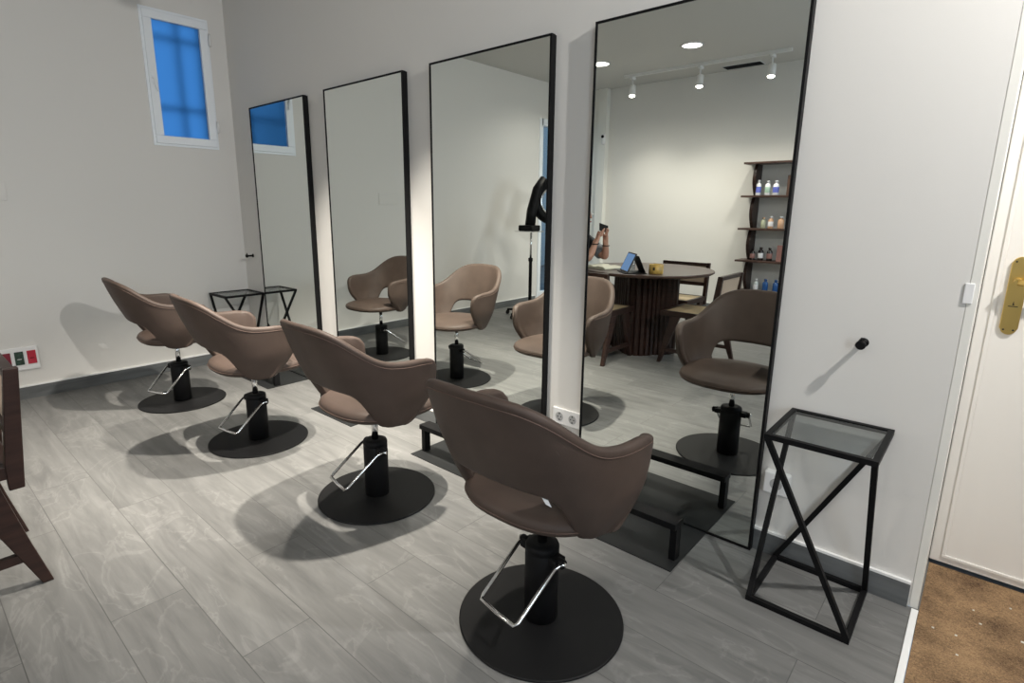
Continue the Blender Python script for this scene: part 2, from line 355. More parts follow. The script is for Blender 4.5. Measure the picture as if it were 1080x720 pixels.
for z in (1.84, 2.47):
    struct('window_hinge', tube(B(), [(.018, -.128, z), (.018, -.128, z+.085)], .009, 12), M['white'], win)
bm = B()
for z in (2.0, 2.50): box(bm, -.195, -.18, WY0, WY1, z, z+.022)
for y in (-.29,): box(bm, -.199, -.184, y-.011, y+.011, WZ0, WZ1)
struct('window_grille', bm, mat('grille_paint', (.03, .06, .10), .5), win)

# glazed doorway at the far end of the left wall (only seen in the mirrors)
dw = bpy.data.objects.new('door_2', None); C.objects.link(dw); dw['kind'] = 'structure'
bm = B(); box(bm, -.12, .01, DY0, DY0+.06, 0, DZ); box(bm, -.12, .01, DY1-.03, DY1+.04, 0, DZ+.04); box(bm, -.12, .01, DY0, DY1, DZ-.05, DZ+.04); box(bm, -.10, -.02, DY0+.06, DY1-.03, 0, .12)
struct('door_frame', bm, M['upvc'], dw, bevel=.003)
struct('door_pane', box(B(), -.065, -.059, DY0+.06, DY1-.03, .12, DZ-.05), M['clear'], dw)
st = struct('wall_street_brick', box(B(), -3.2, -3.0, -8.5, -1.5, 0, 3.1), M['brick'])
struct('ground_street', box(B(), -3.4, -.2, -8.5, -1.5, -.15, -.02), M['skirt'])

# ------------------------------------------------------------ fittings on the walls
def socket_insert(bm, c, ax):                     # round Schuko well
    lathe(bm, [(.0195, 0), (.0195, .0012), (.017, .0014)], c, 28, ax)
t = thing('double_socket', 'white double wall socket between the third and fourth mirrors', 'socket', (3.318, 0, .297))
obj('cover_plate', box(B(), -.078, .078, -.011, -.0005, -.040, .040), M['white'], t, bevel=.003)
for dx in (-.037, .037):
    s_ = obj('socket_well', lathe(B(), [(.0215, -.0125), (.0215, -.0112)], (dx, 0, 0), 28, 1), M['socketgrey'], t, label='grey round socket well')
    bm = B()
    for q in (-.009, .009): lathe(bm, [(.0028, -.0142), (.0028, -.0127)], (dx+q, 0, 0), 10, 1)
    box(bm, dx-.003, dx+.003, -.0142, -.0127, .012, .018); box(bm, dx-.003, dx+.003, -.0142, -.0127, -.018, -.012)
    obj('contact', bm, M['black'], s_)
t = thing('wall_socket', 'white surface-mounted wall socket behind the side table near the entrance', 'socket', (4.262, 0, .297))
obj('housing', box(B(), -.043, .043, -.034, -.0005, -.042, .042), M['white'], t, bevel=.006, seg=3)
w_ = obj('socket_well', lathe(B(), [(.021, -.0355), (.021, -.0342)], (0, 0, 0), 28, 1), M['socketgrey'], t, label='grey round socket well')
t = thing('socket_panel', 'white multi-module socket panel low on the left wall', 'socket', (0, -1.455, .20))
obj('cover_plate', prism(B(), [(-.34, 0), (0, 0), (0, .155), (-.34, .155)], 0, .0005, .012), M['white'], t, bevel=.003)
for y0, k, lb, nm in ((-.060, 'red', 'red socket module', 'socket_module'), (-.125, 'green', 'dark green module', 'socket_module'), (-.190, 'darkred', 'dark red socket module', 'socket_module'), (-.255, 'green', 'dark green module', 'socket_module'), (-.32, 'red', 'red socket module', 'socket_module')):
    md = obj(nm, box(B(), .0121, .0165, y0, y0+.046, .038, .128), M[k], t, bevel=.002, label=lb)
    bm = B(); box(bm, .0166, .0175, y0+.012, y0+.034, .075, .079)
    obj('slot', bm, M['black'] if k != 'green' else M['white'], md)
bp_ = obj('blank_cover_plate', box(B(), .0004, .006, -1.70, -1.47, 1.303, 1.42), M['wall'], bevel=.002)
tag(bp_, 'wall-coloured blank cover plate on the left wall above the socket panel', 'cover plate')
def hook(x, z, label):
    t = thing('wall_hook', label, 'hook', (x, 0, z), 0, 'black wall hooks by the mirrors')
    obj('stem', lathe(B(), [(.015, -.0005), (.015, -.004), (.0075, -.005), (.0075, -.046), (.014, -.047), (.0145, -.056), (.012, -.060)], (0, 0, 0), 24, 1), M['black'], t)
    obj('pin', tube(B(), [(0, -.05, .008), (0, -.052, .024)], [.004, .003], 10), M['black'], t)
hook(4.459, .857, 'black peg hook on the wall right of the fourth mirror, above the nearer side table')
hook(.150, .880, 'black peg hook on the wall left of the first mirror, in the far corner')

# ------------------------------------------------------------ standing mirrors with foot rests
MX = [(.374, 1.161), (1.407, 2.197), (2.416, 3.198), (3.413, 4.202)]
MD, MH = .038, 2.0
ords = ['in the far corner beside the high window', 'second from the far corner', 'left of the white double socket', 'nearest the camera, reflecting the round table']
forests = ['in the far corner', 'second from the far corner', 'just left of the white double socket', 'nearest the camera']
for i, (x0, x1) in enumerate(MX):
    t = thing('tall_mirror', 'tall black-framed mirror ' + ords[i], 'mirror', ((x0+x1)/2, 0, 0), 0, 'tall mirrors along the wall')
    h = (x1-x0)/2
    bm = B(); fw = .009
    box(bm, -h, -h+fw, -MD, -.0125, .001, MH); box(bm, h-fw, h, -MD, -.0125, .001, MH)
    box(bm, -h+fw, h-fw, -MD, -.0125, .001, .001+fw); box(bm, -h+fw, h-fw, -MD, -.0125, MH-fw, MH)
    box(bm, -h+fw, h-fw, -.0135, -.0128, .01, MH-fw)
    box(bm, -h+.002, h-.002, -.0125, -.0006, .096, MH-.002)
    obj('frame', bm, M['black'], t)
    obj('mirror_glass', box(B(), -h+fw, h-fw, -MD+.003, -.014, .001+fw, MH-fw), M['mirror'], t)
    xc = (x0+x1)/2
    fx0, fx1 = xc-.225, xc+.225
    g = thing('foot_rest', 'black metal foot rest under the tall mirror ' + forests[i], 'foot rest', (xc, 0, 0), 0, 'foot rests on plates under the mirrors')
    obj('floor_plate', box(B(), -.225, .225, -.365, -.0385, .0003, .004), M['anthracite'], g)
    for sx in (-1, 1):
        xx = sx*.1975
        obj('leg', box(B(), xx-.0125, xx+.0125, -.30, -.262, .0041, .1329), M['black'], g)
    obj('foot_bar', box(B(), -.21, .21, -.315, -.245, .133, .158), M['black'], g, bevel=.0015)

# ------------------------------------------------------------ side tables
def side_table(loc, rz, label):
    W, D, H, s = .300, .315, .593, .0165
    t = thing('side_table', label, 'table', loc, rz, 'wire side tables with smoked glass tops'); e = s/2
    x0, x1, y0, y1 = e, W-e, e, D-e
    def ring(z, nm):
        bm = B(); box(bm, 0, W, 0, s, z, z+s); box(bm, 0, W, D-s, D, z, z+s); box(bm, 0, s, s, D-s, z, z+s); box(bm, W-s, W, s, D-s, z, z+s)
        return obj(nm, bm, M['black'], t)
    ring(0.0005, 'base_frame'); ring(H-s, 'top_frame')
    obj('glass_top', box(B(), s+.0003, W-s-.0003, s+.0003, D-s-.0003, H-.008, H-.003), M['smoke'], t)
    zt, zb = H-s+.002, s-.002
    for a, b in (((x0, y0, zt), (x1, y0, zb)), ((x1, y0, zt), (x1, y1, zb)), ((x1, y1, zt), (x0, y1, zb)), ((x0, y1, zt), (x0, y0, zb))):
        obj('brace', bar(B(), a, b, s*.95), M['black'], t)
    return t
side_table((4.280, -.330, 0), 0, 'black wire side table with smoked glass top beside the entrance, nearest the camera')
side_table((.035, -.335, 0), 0, 'black wire side table with smoked glass top in the far corner under the window')

# ------------------------------------------------------------ salon chairs
SEG = 96; ROW = 12
PLX = [(0, 0), (.14, .110), (.28, .195), (.42, .255), (.56, .284), (.72, .296), (.86, .294), (1, .282)]
PLY = [(0, -.268), (.14, -.258), (.28, -.220), (.42, -.152), (.56, -.075), (.72, .005), (.86, .070), (1, .122)]
TOP = [(0, .846), (.09, .844), (.17, .834), (.25, .806), (.32, .767), (.39, .730), (.46, .706), (.54, .693), (.66, .688), (.80, .687), (.90, .684), (1, .680)]
BOT = [(0, .566), (.14, .564), (.24, .556), (.30, .534), (.345, .495), (.39, .450), (.44, .418), (.52, .404), (.64, .400), (.80, .402), (1, .408)]
TH = .036
def shell_frame(s, z):
    a = abs(s); sg = 1 if s >= 0 else -1
    x, y = spl(PLX, a), spl(PLY, a)
    a0, a1 = max(a-.02, 0), min(a+.02, 1)
    T = Vector((spl(PLX, a1)-spl(PLX, a0), spl(PLY, a1)-spl(PLY, a0), 0)).normalized()
    n = Vector((T.y, -T.x, 0))
    if a < .001: n = Vector((0, -1, 0))
    back = max(0, 1-(a/.55)**2)
    lean = .10 + .29*back
    tuck = -(max(0, .55-z)/.15)**1.5*.040*(1-back)
    off = lean*(z-.62) + tuck
    # the front edge of the arm panel: rounded top corner, lower part sweeping back under the seat
    cut = .105*(max(0, .575-z)/.165)**1.5*max(0, (a-.5)/.5) + .046*(max(0, z-.625)/.055)**2*max(0, (a-.72)/.28)
    x += n.x*off - T.x*cut; y += n.y*off - T.y*cut
    return Vector((sg*x, y, z)), Vector((sg*n.x, n.y, 0)), Vector((sg*T.x, T.y, 0))
def shell_point(s, z):
    P, n, T = shell_frame(s, z); return P, n
def shell_loop(bm, s, e):
    """closed cross-section of the padded shell; e = 0..1 rounds off the arm ends"""
    a = abs(s); h = TH/2; zt, zb = spl(TOP, a), spl(BOT, a)
    ph = e*math.pi/2; hh = h*math.cos(ph); zt -= h*(1-math.cos(ph)); zb += h*(1-math.cos(ph)); L = []
    def pt(z, off):
        P, n, T = shell_frame(s, z); return bm.verts.new(P - n*(h-off) + T*h*math.sin(ph))
    for j in range(ROW+1):
        f = j/ROW; z = zb+hh+(zt-zb-2*hh)*f; L.append(pt(z, hh + .006*math.sin(math.pi*f)*min(1, (1-a)*6)*math.cos(ph)))
    for k in range(1, 8): q = math.pi*k/8; L.append(pt(zt-hh+hh*math.sin(q), hh*math.cos(q)))
    for j in range(ROW+1):
        f = 1-j/ROW; z = zb+hh+(zt-zb-2*hh)*f; L.append(pt(z, -hh - .005*math.sin(math.pi*f)*min(1, (1-a)*6)*math.cos(ph)))
    for k in range(1, 8): q = math.pi*k/8; L.append(pt(zb+hh-hh*math.sin(q), -hh*math.cos(q)))
    return L
def chair_shell():
    bm = B(); loops = [shell_loop(bm, -1, e) for e in (.96, .8, .6, .4, .2)]
    loops += [shell_loop(bm, math.copysign(1-(1-abs(-1+2*i/SEG))**1.6, -1+2*i/SEG), 0) for i in range(SEG+1)]
    loops += [shell_loop(bm, 1, e) for e in (.2, .4, .6, .8, .96)]
    for A, D in zip(loops, loops[1:]):
        for k in range(len(A)): bm.faces.new((A[k], A[(k+1) % len(A)], D[(k+1) % len(A)], D[k]))
    n2 = ROW+1+7
    for Lp in (loops[0], loops[-1]):               # close the nearly flat ends with strips
        m_ = len(Lp); seq = list(range(m_)); a_, b_ = 0, m_-1
        while b_-a_ > 2:
            bm.faces.new((Lp[a_], Lp[a_+1], Lp[b_-1], Lp[b_])); a_ += 1; b_ -= 1
        if b_-a_ == 2: bm.faces.new((Lp[a_], Lp[a_+1], Lp[b_]))
    return bm
def seat_bm():
    bm = B(); rings = []
    prof = [(.50, .421), (.80, .421), (.94, .424), (.985, .432), (1.0, .444), (.985, .458), (.945, .468), (.87, .474), (.7, .479), (.4, .482), (.1, .483)]
    n = 56
    for q, z in prof:
        ring = []
        for k in range(n):
            t = 2*math.pi*k/n; c, s = math.cos(t), math.sin(t); e = .78
            x = .246*math.copysign(abs(c)**e, c); y = .248*math.copysign(abs(s)**e, s)
            if y > 0: x *= 1-.04*(y/.248)**2
            ring.append(bm.verts.new((x*q, .040+y*q, z - .010*(max(0, y*q/.248)**2 if z > .46 else 0))))
        rings.append(ring)
    for a, b in zip(rings, rings[1:]):
        for k in range(n): bm.faces.new((a[k], a[(k+1) % n], b[(k+1) % n], b[k])).smooth = True
    bm.faces.new(rings[0][::-1]); bm.faces.new(rings[-1]).smooth = True
    return bm
def make_salon_chair():
    t = thing('salon_chair', '', 'chair', (0, 0, 0), 0, 'brown leather salon chairs facing the mirrors')
    top = []
    sh = obj('backrest_shell', chair_shell(), M['leather'], t, smooth=True)
    bm = B(); pts = []
    for i in range(2, SEG-1):
        s = -1+2*i/SEG; zt = spl(TOP, abs(s)); P, n = shell_point(s, zt-.024); pts.append(P+n*.0016)
    tube(bm, pts, .0016, 6)
    obj('seam', bm, M['seam'], sh, smooth=True)
    seat = obj('seat', seat_bm(), M['leather'], t, smooth=True)
    bm = B(); pts = []
    for k in range(56):
        a = 2*math.pi*k/56; c, s = math.cos(a), math.sin(a); e = .78
        x = .246*math.copysign(abs(c)**e, c); y = .248*math.copysign(abs(s)**e, s)
        if y > 0: x *= 1-.04*(y/.248)**2
        pts.append((x*1.001, .040+y*1.001, .444))
    tube(bm, pts, .0016, 6, True); obj('seam', bm, M['seam'], seat, smooth=True)
    obj('seat_bracket', box(B(), -.075, .075, -.09, .09, 0.402, .4215), M['black'], t, bevel=.003)
    obj('gas_piston', lathe(B(), [(.0145, .262), (.0145, .401)], (0, 0, 0), 24), M['chrome'], t)
    obj('column', lathe(B(), [(.048, .0085), (.053, .012), (.053, .240), (.0515, .242), (.0515, .245), (.053, .247), (.053, .258), (.050, .266), (.032, .270)], (0, 0, 0), 40), M['black'], t)
    obj('base_plate', lathe(B(), [(.255, .0005), (.26, .002), (.26, .0055), (.256, .008)], (0, 0, 0), 96), M['blackplate'], t)
    # hydraulic pump pedal: chrome U bar on a black yoke
    bm = B(); box(bm, -.078, .078, -.022, .022, .222, .246); lathe(bm, [(.015, -.092), (.015, -.066)], (0, -.0, .234), 16, 0); lathe(bm, [(.015, .066), (.015, .092)], (0, 0, .234), 16, 0)
    yk = obj('pedal_yoke', bm, M['black'], t, bevel=.002)
    P = [(.10, .002, .236), (.088, -.004, .236), (.082, -.03, .228), (.080, -.17, .118), (.074, -.182, .110), (0, -.184, .108), (-.074, -.182, .110), (-.080, -.17, .118), (-.082, -.03, .228), (-.088, -.004, .236), (-.10, .002, .236)]
    obj('pump_pedal', tube(B(), P, .0062, 12), M['chrome'], t)
    return t
CHAIRS = [((.795, -.855), 0, .004, -4, 'brown leather salon chair farthest from the camera, nearest the left wall'),
          ((1.795, -.807), 0, .004, -4, 'brown leather salon chair second from the left wall, in front of the second mirror'),
          ((2.794, -.734), 0, 0, -2, 'brown leather salon chair third from the left wall, just behind the nearest one'),
          ((3.819, -.853), 0, 0, 0, 'brown leather salon chair nearest the camera, seen large from behind')]
proto = make_salon_chair()
PEDAL = [22, 10, -10, -8]
for i, ((x, y), rz, dz, rot, lb) in enumerate(CHAIRS):
    o = proto if i == 3 else None
    if o is None: o = copy_tree(proto)
    o.location = (x, y, 0); o['label'] = lb
    for c in o.children:
        b = c.name.split('.')[0]
        if b in ('backrest_shell', 'seat', 'seat_bracket', 'care_tag'):
            c.rotation_euler = (0, 0, R(rot)); c.location = (0, 0, dz)
        if b == 'gas_piston': c.scale = (1, 1, 1); c.location = (0, 0, dz)
        if b in ('pedal_yoke', 'pump_pedal'): c.rotation_euler = (0, 0, R(PEDAL[i]))
    if i == 3:
        bm = B(); prism(bm, [(.135, .568), (.152, .572), (.176, .540), (.158, .542)], 1, -.2052, -.2036)
        tg = obj('care_tag', bm, M['whitetag'], o, label='small white tag between seat and backrest')

# ------------------------------------------------------------ dark cane chairs and round table
def make_cane_chair():
    """faces +Y; origin under the middle of the seat"""
    t = thing('cane_chair', '', 'chair', (0, 0, 0), 0, 'dark wooden cane chairs around the round table')
    hx = .24
    bm = B()
    for sx in (-1, 1): box(bm, (hx-.035 if sx > 0 else -hx+.003), (hx-.003 if sx > 0 else -hx+.035), -.20, .24, .405, .450)
    box(bm, -hx+.035, hx-.035, .205, .24, .405, .450); box(bm, -hx+.035, hx-.035, -.20, -.165, .405, .450)
    obj('seat_frame', bm, M['wood'], t, bevel=.003)
    obj('seat', box(B(), -hx+.035, hx-.035, -.165, .205, .428, .447), M['cane'], t, label='woven cane seat')
    bf = B()
    for sx in (-1, 1):
        xa, xb = (hx-.032, hx) if sx > 0 else (-hx, -hx+.032)
        prism(bf, [(-.254, .768), (-.216, .768), (-.176, .451), (-.176, .365), (-.216, .365)], 0, xa, xb)
    for z0, z1, y in ((.736, .767, -.230), (.545, .58, -.208)):
        box(bf, -hx+.032, hx-.032, y-.016, y+.016, z0, z1)
    bk = obj('backrest_frame', bf, M['wood'], t, bevel=.003)
    bm = B(); prism(bm, [(-.236, .737), (-.226, .737), (-.205, .579), (-.215, .579)], 0, -hx+.032, hx-.032)
    obj('backrest', bm, M['caneb'], t, label='woven cane back panel')
    for sx in (-1, 1):
        xa, xb = (hx-.036, hx-.004) if sx > 0 else (-hx+.004, -hx+.036)
        obj('leg', prism(B(), [(-.245, 0), (-.215, 0), (-.055, .404), (-.150, .404), (-.205, .16)], 0, xa, xb), M['wood'], t, bevel=.003)
        obj('leg', prism(B(), [(.245, 0), (.215, 0), (.07, .404), (.150, .404), (.205, .16)], 0, xa, xb), M['wood'], t, bevel=.003)
        obj('stretcher', box(B(), xa+.004, xb-.004, -.178, .178, .10, .13), M['wood'], t)
    return t
cane = make_cane_chair()
TBX, TBY = 2.40, -2.63
CANES = [(2.215, -2.095, 180, 'dark wooden cane chair at the left edge, its back toward the salon chairs'),
         (2.945, -2.54, 90, 'dark wooden cane chair at the right side of the round table in the mirror'),
         (2.450, -3.13, 0, 'dark wooden cane chair behind the round table, against the far wall'),
         (1.62, -2.70, -90, 'dark wooden cane chair on which the person with the phone sits')]
for i, (x, y, rz, lb) in enumerate(CANES):
    o = cane if i == 0 else copy_tree(cane)
    o.location = (x, y, 0); o.rotation_euler = (0, 0, R(rz)); o['label'] = lb
t = thing('round_table', 'large round dark wooden table with a fluted pedestal, seen in the mirrors', 'table', (TBX, TBY, 0))
obj('tabletop', lathe(B(), [(.50, .718), (.555, .722), (.575, .735), (.575, .747), (.570, .750)], (0, 0, 0), 96), M['wood2'], t)
bm = B(); prof = []
n = 144
for k in range(n):                               # fluted body with rounded slats, waisted plan
    a = 2*math.pi*k/n; r = .27*(1+.10*math.cos(4*a+.6)) * (1-.06*(k % 4 == 0))
    prof.append((r*math.cos(a), r*math.sin(a)))
prism(bm, prof, 2, .0005, .7175)
obj('fluted_pedestal', bm, M['wood'], t)
# things on the table
t = thing('open_book', 'open cream book lying on the round table in front of the person', 'book', (2.10, -2.36, .7505), R(20))
bm = B(); prism(bm, [(-.15, 0), (.15, 0), (.15, .012), (.12, .026), (.05, .030), (0, .018), (-.05, .030), (-.12, .026), (-.15, .012)], 1, -.10, .10)
obj('pages', bm, M['cover'], t, bevel=.002)
t = thing('tablet_stand', 'tablet computer in a black folding stand case on the round table', 'tablet', (2.45, -2.24, .7505), R(226))
obj('case_base', box(B(), -.12, .12, -.09, .10, 0, .006), M['black'], t)
def slab(wx, hz, th, lean, y0, off, m, nm, par, **k):
    bm = B(); a = R(lean); d = Vector((0, math.cos(a), math.sin(a))); nn = Vector((0, -math.sin(a), math.cos(a)))
    v = []
    for q in (off, off+th):
        for sx, h in ((-1, 0), (1, 0), (1, 1), (-1, 1)): v.append(bm.verts.new(Vector((sx*wx/2, y0, .007)) + d*(h*hz[1] + (1-h)*hz[0]) + nn*q))
    for i in ((3,2,1,0),(4,5,6,7),(0,1,5,4),(1,2,6,5),(2,3,7,6),(3,0,4,7)): bm.faces.new([v[q] for q in i])
    return obj(nm, bm, m, par, **k)
body = slab(.235, (0, .17), .009, 66, -.06, 0, M['bluew'], 'tablet_body', t)
slab(.215, (.010, .160), .0008, 66, -.06, .0092, M['screen'], 'screen', body)
slab(.20, (0, .150), .004, 115, .095, 0, M['black'], 'support_flap', t)
t = thing('candle_holder', 'amber glass candle holder on the round table', 'candle', (2.64, -2.31, .7505))
obj('holder', lathe(B(), [(.055, 0), (.059, .004), (.059, .076), (.054, .076), (.054, .045)], (0, 0, 0), 40), M['amber'], t)
obj('wax', lathe(B(), [(.053, .042), (.053, .056)], (0, 0, 0), 32), M['cover'], t)
obj('label', box(B(), .0, .018, .0575, .0602, .03, .055), M['engrave'], t, label='small dark label')
t = thing('drinking_glass', 'clear drinking glass behind the tablet on the round table', 'glass', (2.36, -2.40, .7505))
obj('glass_body', lathe(B(), [(.030, 0), (.035, .003), (.038, .105), (.036, .105), (.033, .006)], (0, 0, 0), 32), M['clear'], t)

# ------------------------------------------------------------ shelving unit on the far wall
t = thing('wall_shelving', 'dark walnut shelving unit with wavy uprights against the far wall, seen in the fourth mirror', 'shelf', (2.40, YB, 0))
SHZ = [.32, .69, 1.065, 1.44, 1.815]; SW = .98
for z in SHZ: obj('shelf_board', box(B(), 0, SW, .013, .27, z-.022, z), M['wood2'], t, bevel=.002)
for xa in (.10, .84):
    for k in range(5):
        z0 = SHZ[k-1] if k else .0005; z1 = SHZ[k]-.0225
        pts = [(.013, z0), (.10, z0)]
        for q in range(9):
            f = q/8; pts.append((.13+.075*math.sin(math.pi*f)**1.0+.04*f, z0+(z1-z0)*f))
        pts += [(.013, z1)]
        obj('upright', prism(B(), [p for p in pts if True], 0, xa, xa+.035), M['wood'], t)
def bottle(x, z, kind, r, h, body, cap, label, lab=None):
    t = thing('bottle', label, 'bottle', (2.40+x, YB+.17, z+.0005), 0, 'bottles on the far wall shelves')
    obj('body', lathe(B(), [(r*.92, 0), (r, .004), (r, h*.66), (r*.8, h*.76), (r*.45, h*.80), (r*.45, h*.86)], (0, 0, 0), 20), body, t)
    obj('cap', lathe(B(), [(r*.56, h*.8601), (r*.56, h*.99), (r*.50, h)], (0, 0, 0), 16), cap, t)
    if lab: obj('label', lathe(B(), [(r*1.01, h*.18), (r*1.02, h*.19), (r*1.02, h*.55), (r*1.01, h*.56)], (0, 0, 0), 20), lab, t, label='printed band')
bw = mat('white_bottle', (.8, .8, .82), .3); bl = mat('violet_label', (.13, .16, .55), .4); db = mat('dark_bottle', (.02, .015, .015), .2)
am = mat('peach_bottle', (.62, .38, .24), .25); ol = mat('pale_green_bottle', (.40, .42, .30), .25); bb = mat('blue_bottle', (.02, .09, .28), .2); gl = mat('pale_bottle', (.55, .6, .6), .2)
pk = mat('dusty_pink_box', (.32, .16, .14), .5)
bottle(.162, 1.44, 0, .028, .175, bw, bw, 'slim white bottle with violet band, leftmost on the upper shelf', bl)
bottle(.262, 1.44, 0, .030, .165, bw, bw, 'white bottle with green band, second on the upper shelf', mat('green_label', (.35, .5, .40), .4))
bottle(.352, 1.44, 0, .032, .165, bw, bw, 'white bottle with broad violet band, third on the upper shelf', bl)
bottle(.255, 1.065, 0, .028, .125, ol, am, 'pale green bottle with peach cap, leftmost on the second shelf')
bottle(.335, 1.065, 0, .030, .140, am, bw, 'peach bottle with pale label, middle of the second shelf', bw)
bottle(.445, 1.065, 0, .034, .140, am, bw, 'wide peach bottle, rightmost on the second shelf')
bottle(.170, .69, 0, .026, .135, db, db, 'dark bottle half hidden by the upright on the third shelf', pk)
bottle(.262, .69, 0, .030, .155, db, db, 'dark bottle with white label, middle of the third shelf', bw)
bottle(.360, .69, 0, .031, .155, db, db, 'dark bottle with pinkish label, right on the third shelf', pk)
bottle(.245, .32, 0, .026, .150, gl, bw, 'pale bottle leftmost on the lowest visible shelf', bw)
bottle(.350, .32, 0, .032, .155, bb, bb, 'dark blue bottle, middle of the lowest visible shelf')
bottle(.465, .32, 0, .032, .155, bb, bb, 'dark blue bottle, rightmost of the lowest visible shelf')
for x, z, h, lb, cat in ((.47, .69, .185, 'dusty pink tall carton on the third shelf', 'box'), (.50, 1.44, .22, 'brown tall carton behind the mirror frame on the upper shelf', 'box')):
    tt = obj('product_carton', box(B(), -.028, .028, -.028, .028, 0, h), pk if z < 1 else mat('brown_carton', (.10, .055, .04), .5), bevel=.002)
    tt.location = (2.40+x, YB+.17, z+.0005); tag(tt, lb, cat)

# ------------------------------------------------------------ lights fixtures, vent, sensor
def track(x0, x1, y, label, grp):
    o = obj('track_rail', box(B(), x0, x1, y-.017, y+.017, CH-.034, CH-.0003), M['lightwhite']); return tag(o, label, 'light track')
track(.96, 2.88, -4.56, 'white ceiling light track over the far side of the room', '')
track(1.2, 6.2, -.61, 'white ceiling light track over the salon chairs', '')
def spot(x, y, aim, label, grp):
    t = thing('track_spotlight', label, 'spotlight', (x, y, CH-.0345), 0, grp)
    obj('adapter', box(B(), -.016, .016, -.05, .05, -.03, 0), M['lightwhite'], t, bevel=.003)
    obj('arm', box(B(), -.008, .008, -.006, .006, -.13, -.0301), M['lightwhite'], t)
    d = Vector(aim)-Vector((x, y, CH-.1995)); q = d.to_track_quat('-Z', 'Y').to_euler()
    h = obj('lamp_head', lathe(B(), [(.022, .075), (.036, .07), (.040, .06), (.040, -.055), (.037, -.055), (.035, -.045)], (0, 0, 0), 28), M['lightwhite'], t)
    h.location = (0, .0, -.165); h.rotation_euler = q
    obj('lamp', lathe(B(), [(.034, -.046), (.034, -.060), (.026, -.066), (.01, -.069)], (0, 0, 0), 24), M['lamp'], h, label='glowing lamp face')
for i, ((x, y), a_, p_) in enumerate(TABLE_SPOTS): spot(x, -4.56, a_, 'white ceiling spotlight over the round table, ' + ('nearest the left wall', 'middle of three', 'nearest the shelves')[i], 'spotlights on the far ceiling track')
for i, ((x, y), a_, p_, q_) in enumerate(STATION_SPOTS): spot(x, y, a_, 'white spotlight above the salon chairs, counting from the window wall: ' + ('first', 'second', 'last, by the entrance')[i], 'spotlights above the mirrors')
for i, (x, y) in enumerate(DOWNLIGHTS):
    t = thing('recessed_downlight', 'round recessed ceiling downlight ' + ('nearest the left wall', 'in front of the middle track spotlight', 'added as unseen fill above the third quarter of the room', 'added as unseen fill by the entrance side')[i], 'downlight', (x, y, CH), 0, 'recessed downlights')
    obj('trim_ring', lathe(B(), [(.112, -.0003), (.112, -.008), (.095, -.010), (.094, -.004)], (0, 0, 0), 48), M['lightwhite'], t)
    obj('lamp', lathe(B(), [(.093, -.0042), (.093, -.007)], (0, 0, 0), 40), M['lampd'], t)
t = thing('ceiling_vent', 'dark slotted ceiling vent by the far wall', 'vent', (2.25, -4.99, CH))
obj('frame', rectframe(B(), 0, 0, 0, 0, 0, 0, 0) if False else box(box(box(box(B(), -.22, .22, -.10, -.092, -.006, -.0003), -.22, .22, .092, .10, -.006, -.0003), -.22, -.212, -.092, .092, -.006, -.0003), .212, .22, -.092, .092, -.006, -.0003), M['lightwhite'], t)
obj('backing', box(B(), -.212, .212, -.092, .092, -.0015, -.0004), M['black'], t)
for k in range(5): obj('slat', bar(B(), (-.21, -.07+.035*k, -.0045), (.21, -.07+.035*k, -.0045), .008, .004), M['anthracite'], t)
t = thing('wall_sensor', 'white oval wall camera with a round black lens on the corner pilaster', 'camera', (.392, YB+.055, 2.235))
obj('housing', lathe(B(), [(.018, -.075), (.03, -.06), (.032, .0), (.030, .05), (.02, .068)], (0, .035, 0), 20, 2, .9), M['white'], t)
obj('lens', lathe(B(), [(.021, .060), (.021, .072)], (0, 0, .03), 20, 1), M['black'], t, label='round black lens')

# ------------------------------------------------------------ standing hair processor
t = thing('hair_processor', 'black ring-shaped hair heater on a wheeled stand, seen in the third mirror', 'hair heater', (.63, -3.16, 0))
for k in range(5):
    a = R(95+72*k); ex, ey = .30*math.cos(a), .30*math.sin(a)
    lg = obj('base_arm', bar(B(), (.025*math.cos(a), .025*math.sin(a), .075), (ex, ey, .060), .032, .02), M['black'], t)
    obj('caster', lathe(B(), [(.024, -.011), (.026, -.006), (.026, .006), (.024, .011)], (ex, ey, .0265), 18, 0), M['grip'], lg)
obj('lower_column', lathe(B(), [(.030, .062), (.030, .08), (.020, .09), (.020, .66), (.027, .665), (.027, .70), (.016, .705)], (0, 0, 0), 24), M['black'], t)
obj('upper_column', lathe(B(), [(.0135, .70), (.0135, 1.02)], (0, 0, 0), 20), M['chrome'], t)
obj('control_box', box(B(), -.10, .10, -.05, .12, 1.02, 1.085), M['black'], t, bevel=.012, seg=3)
obj('tray_rim', box(B(), -.13, .13, -.08, .15, 1.008, 1.0195), M['chrome'], t, bevel=.004)
bm = B()
nrm = Vector((.75, .66, 0)).normalized(); sd = Vector((-nrm.y, nrm.x, 0)); cc = Vector((.10, -.30, 1.36))
obj('hood_arm', tube(B(), [(0, .02, 1.08), (-.01, -.02, 1.25), (.0, -.10, 1.5), (.01, -.2, 1.62)], [.06, .06, .052, .04], 14), M['black'], t)
hr = obj('heater_ring', tube(bm, [cc + .215*(math.cos(2*math.pi*k/48)*sd + math.sin(2*math.pi*k/48)*Vector((0, 0, 1))) for k in range(48)], .062, 16, True), M['black'], t)
obj('chrome_rim', tube(B(), [cc + nrm*.045 + .165*(math.cos(2*math.pi*k/48)*sd + math.sin(2*math.pi*k/48)*Vector((0, 0, 1))) for k in range(48)], .014, 10, True), M['chrome'], hr, label='chrome inner rim')

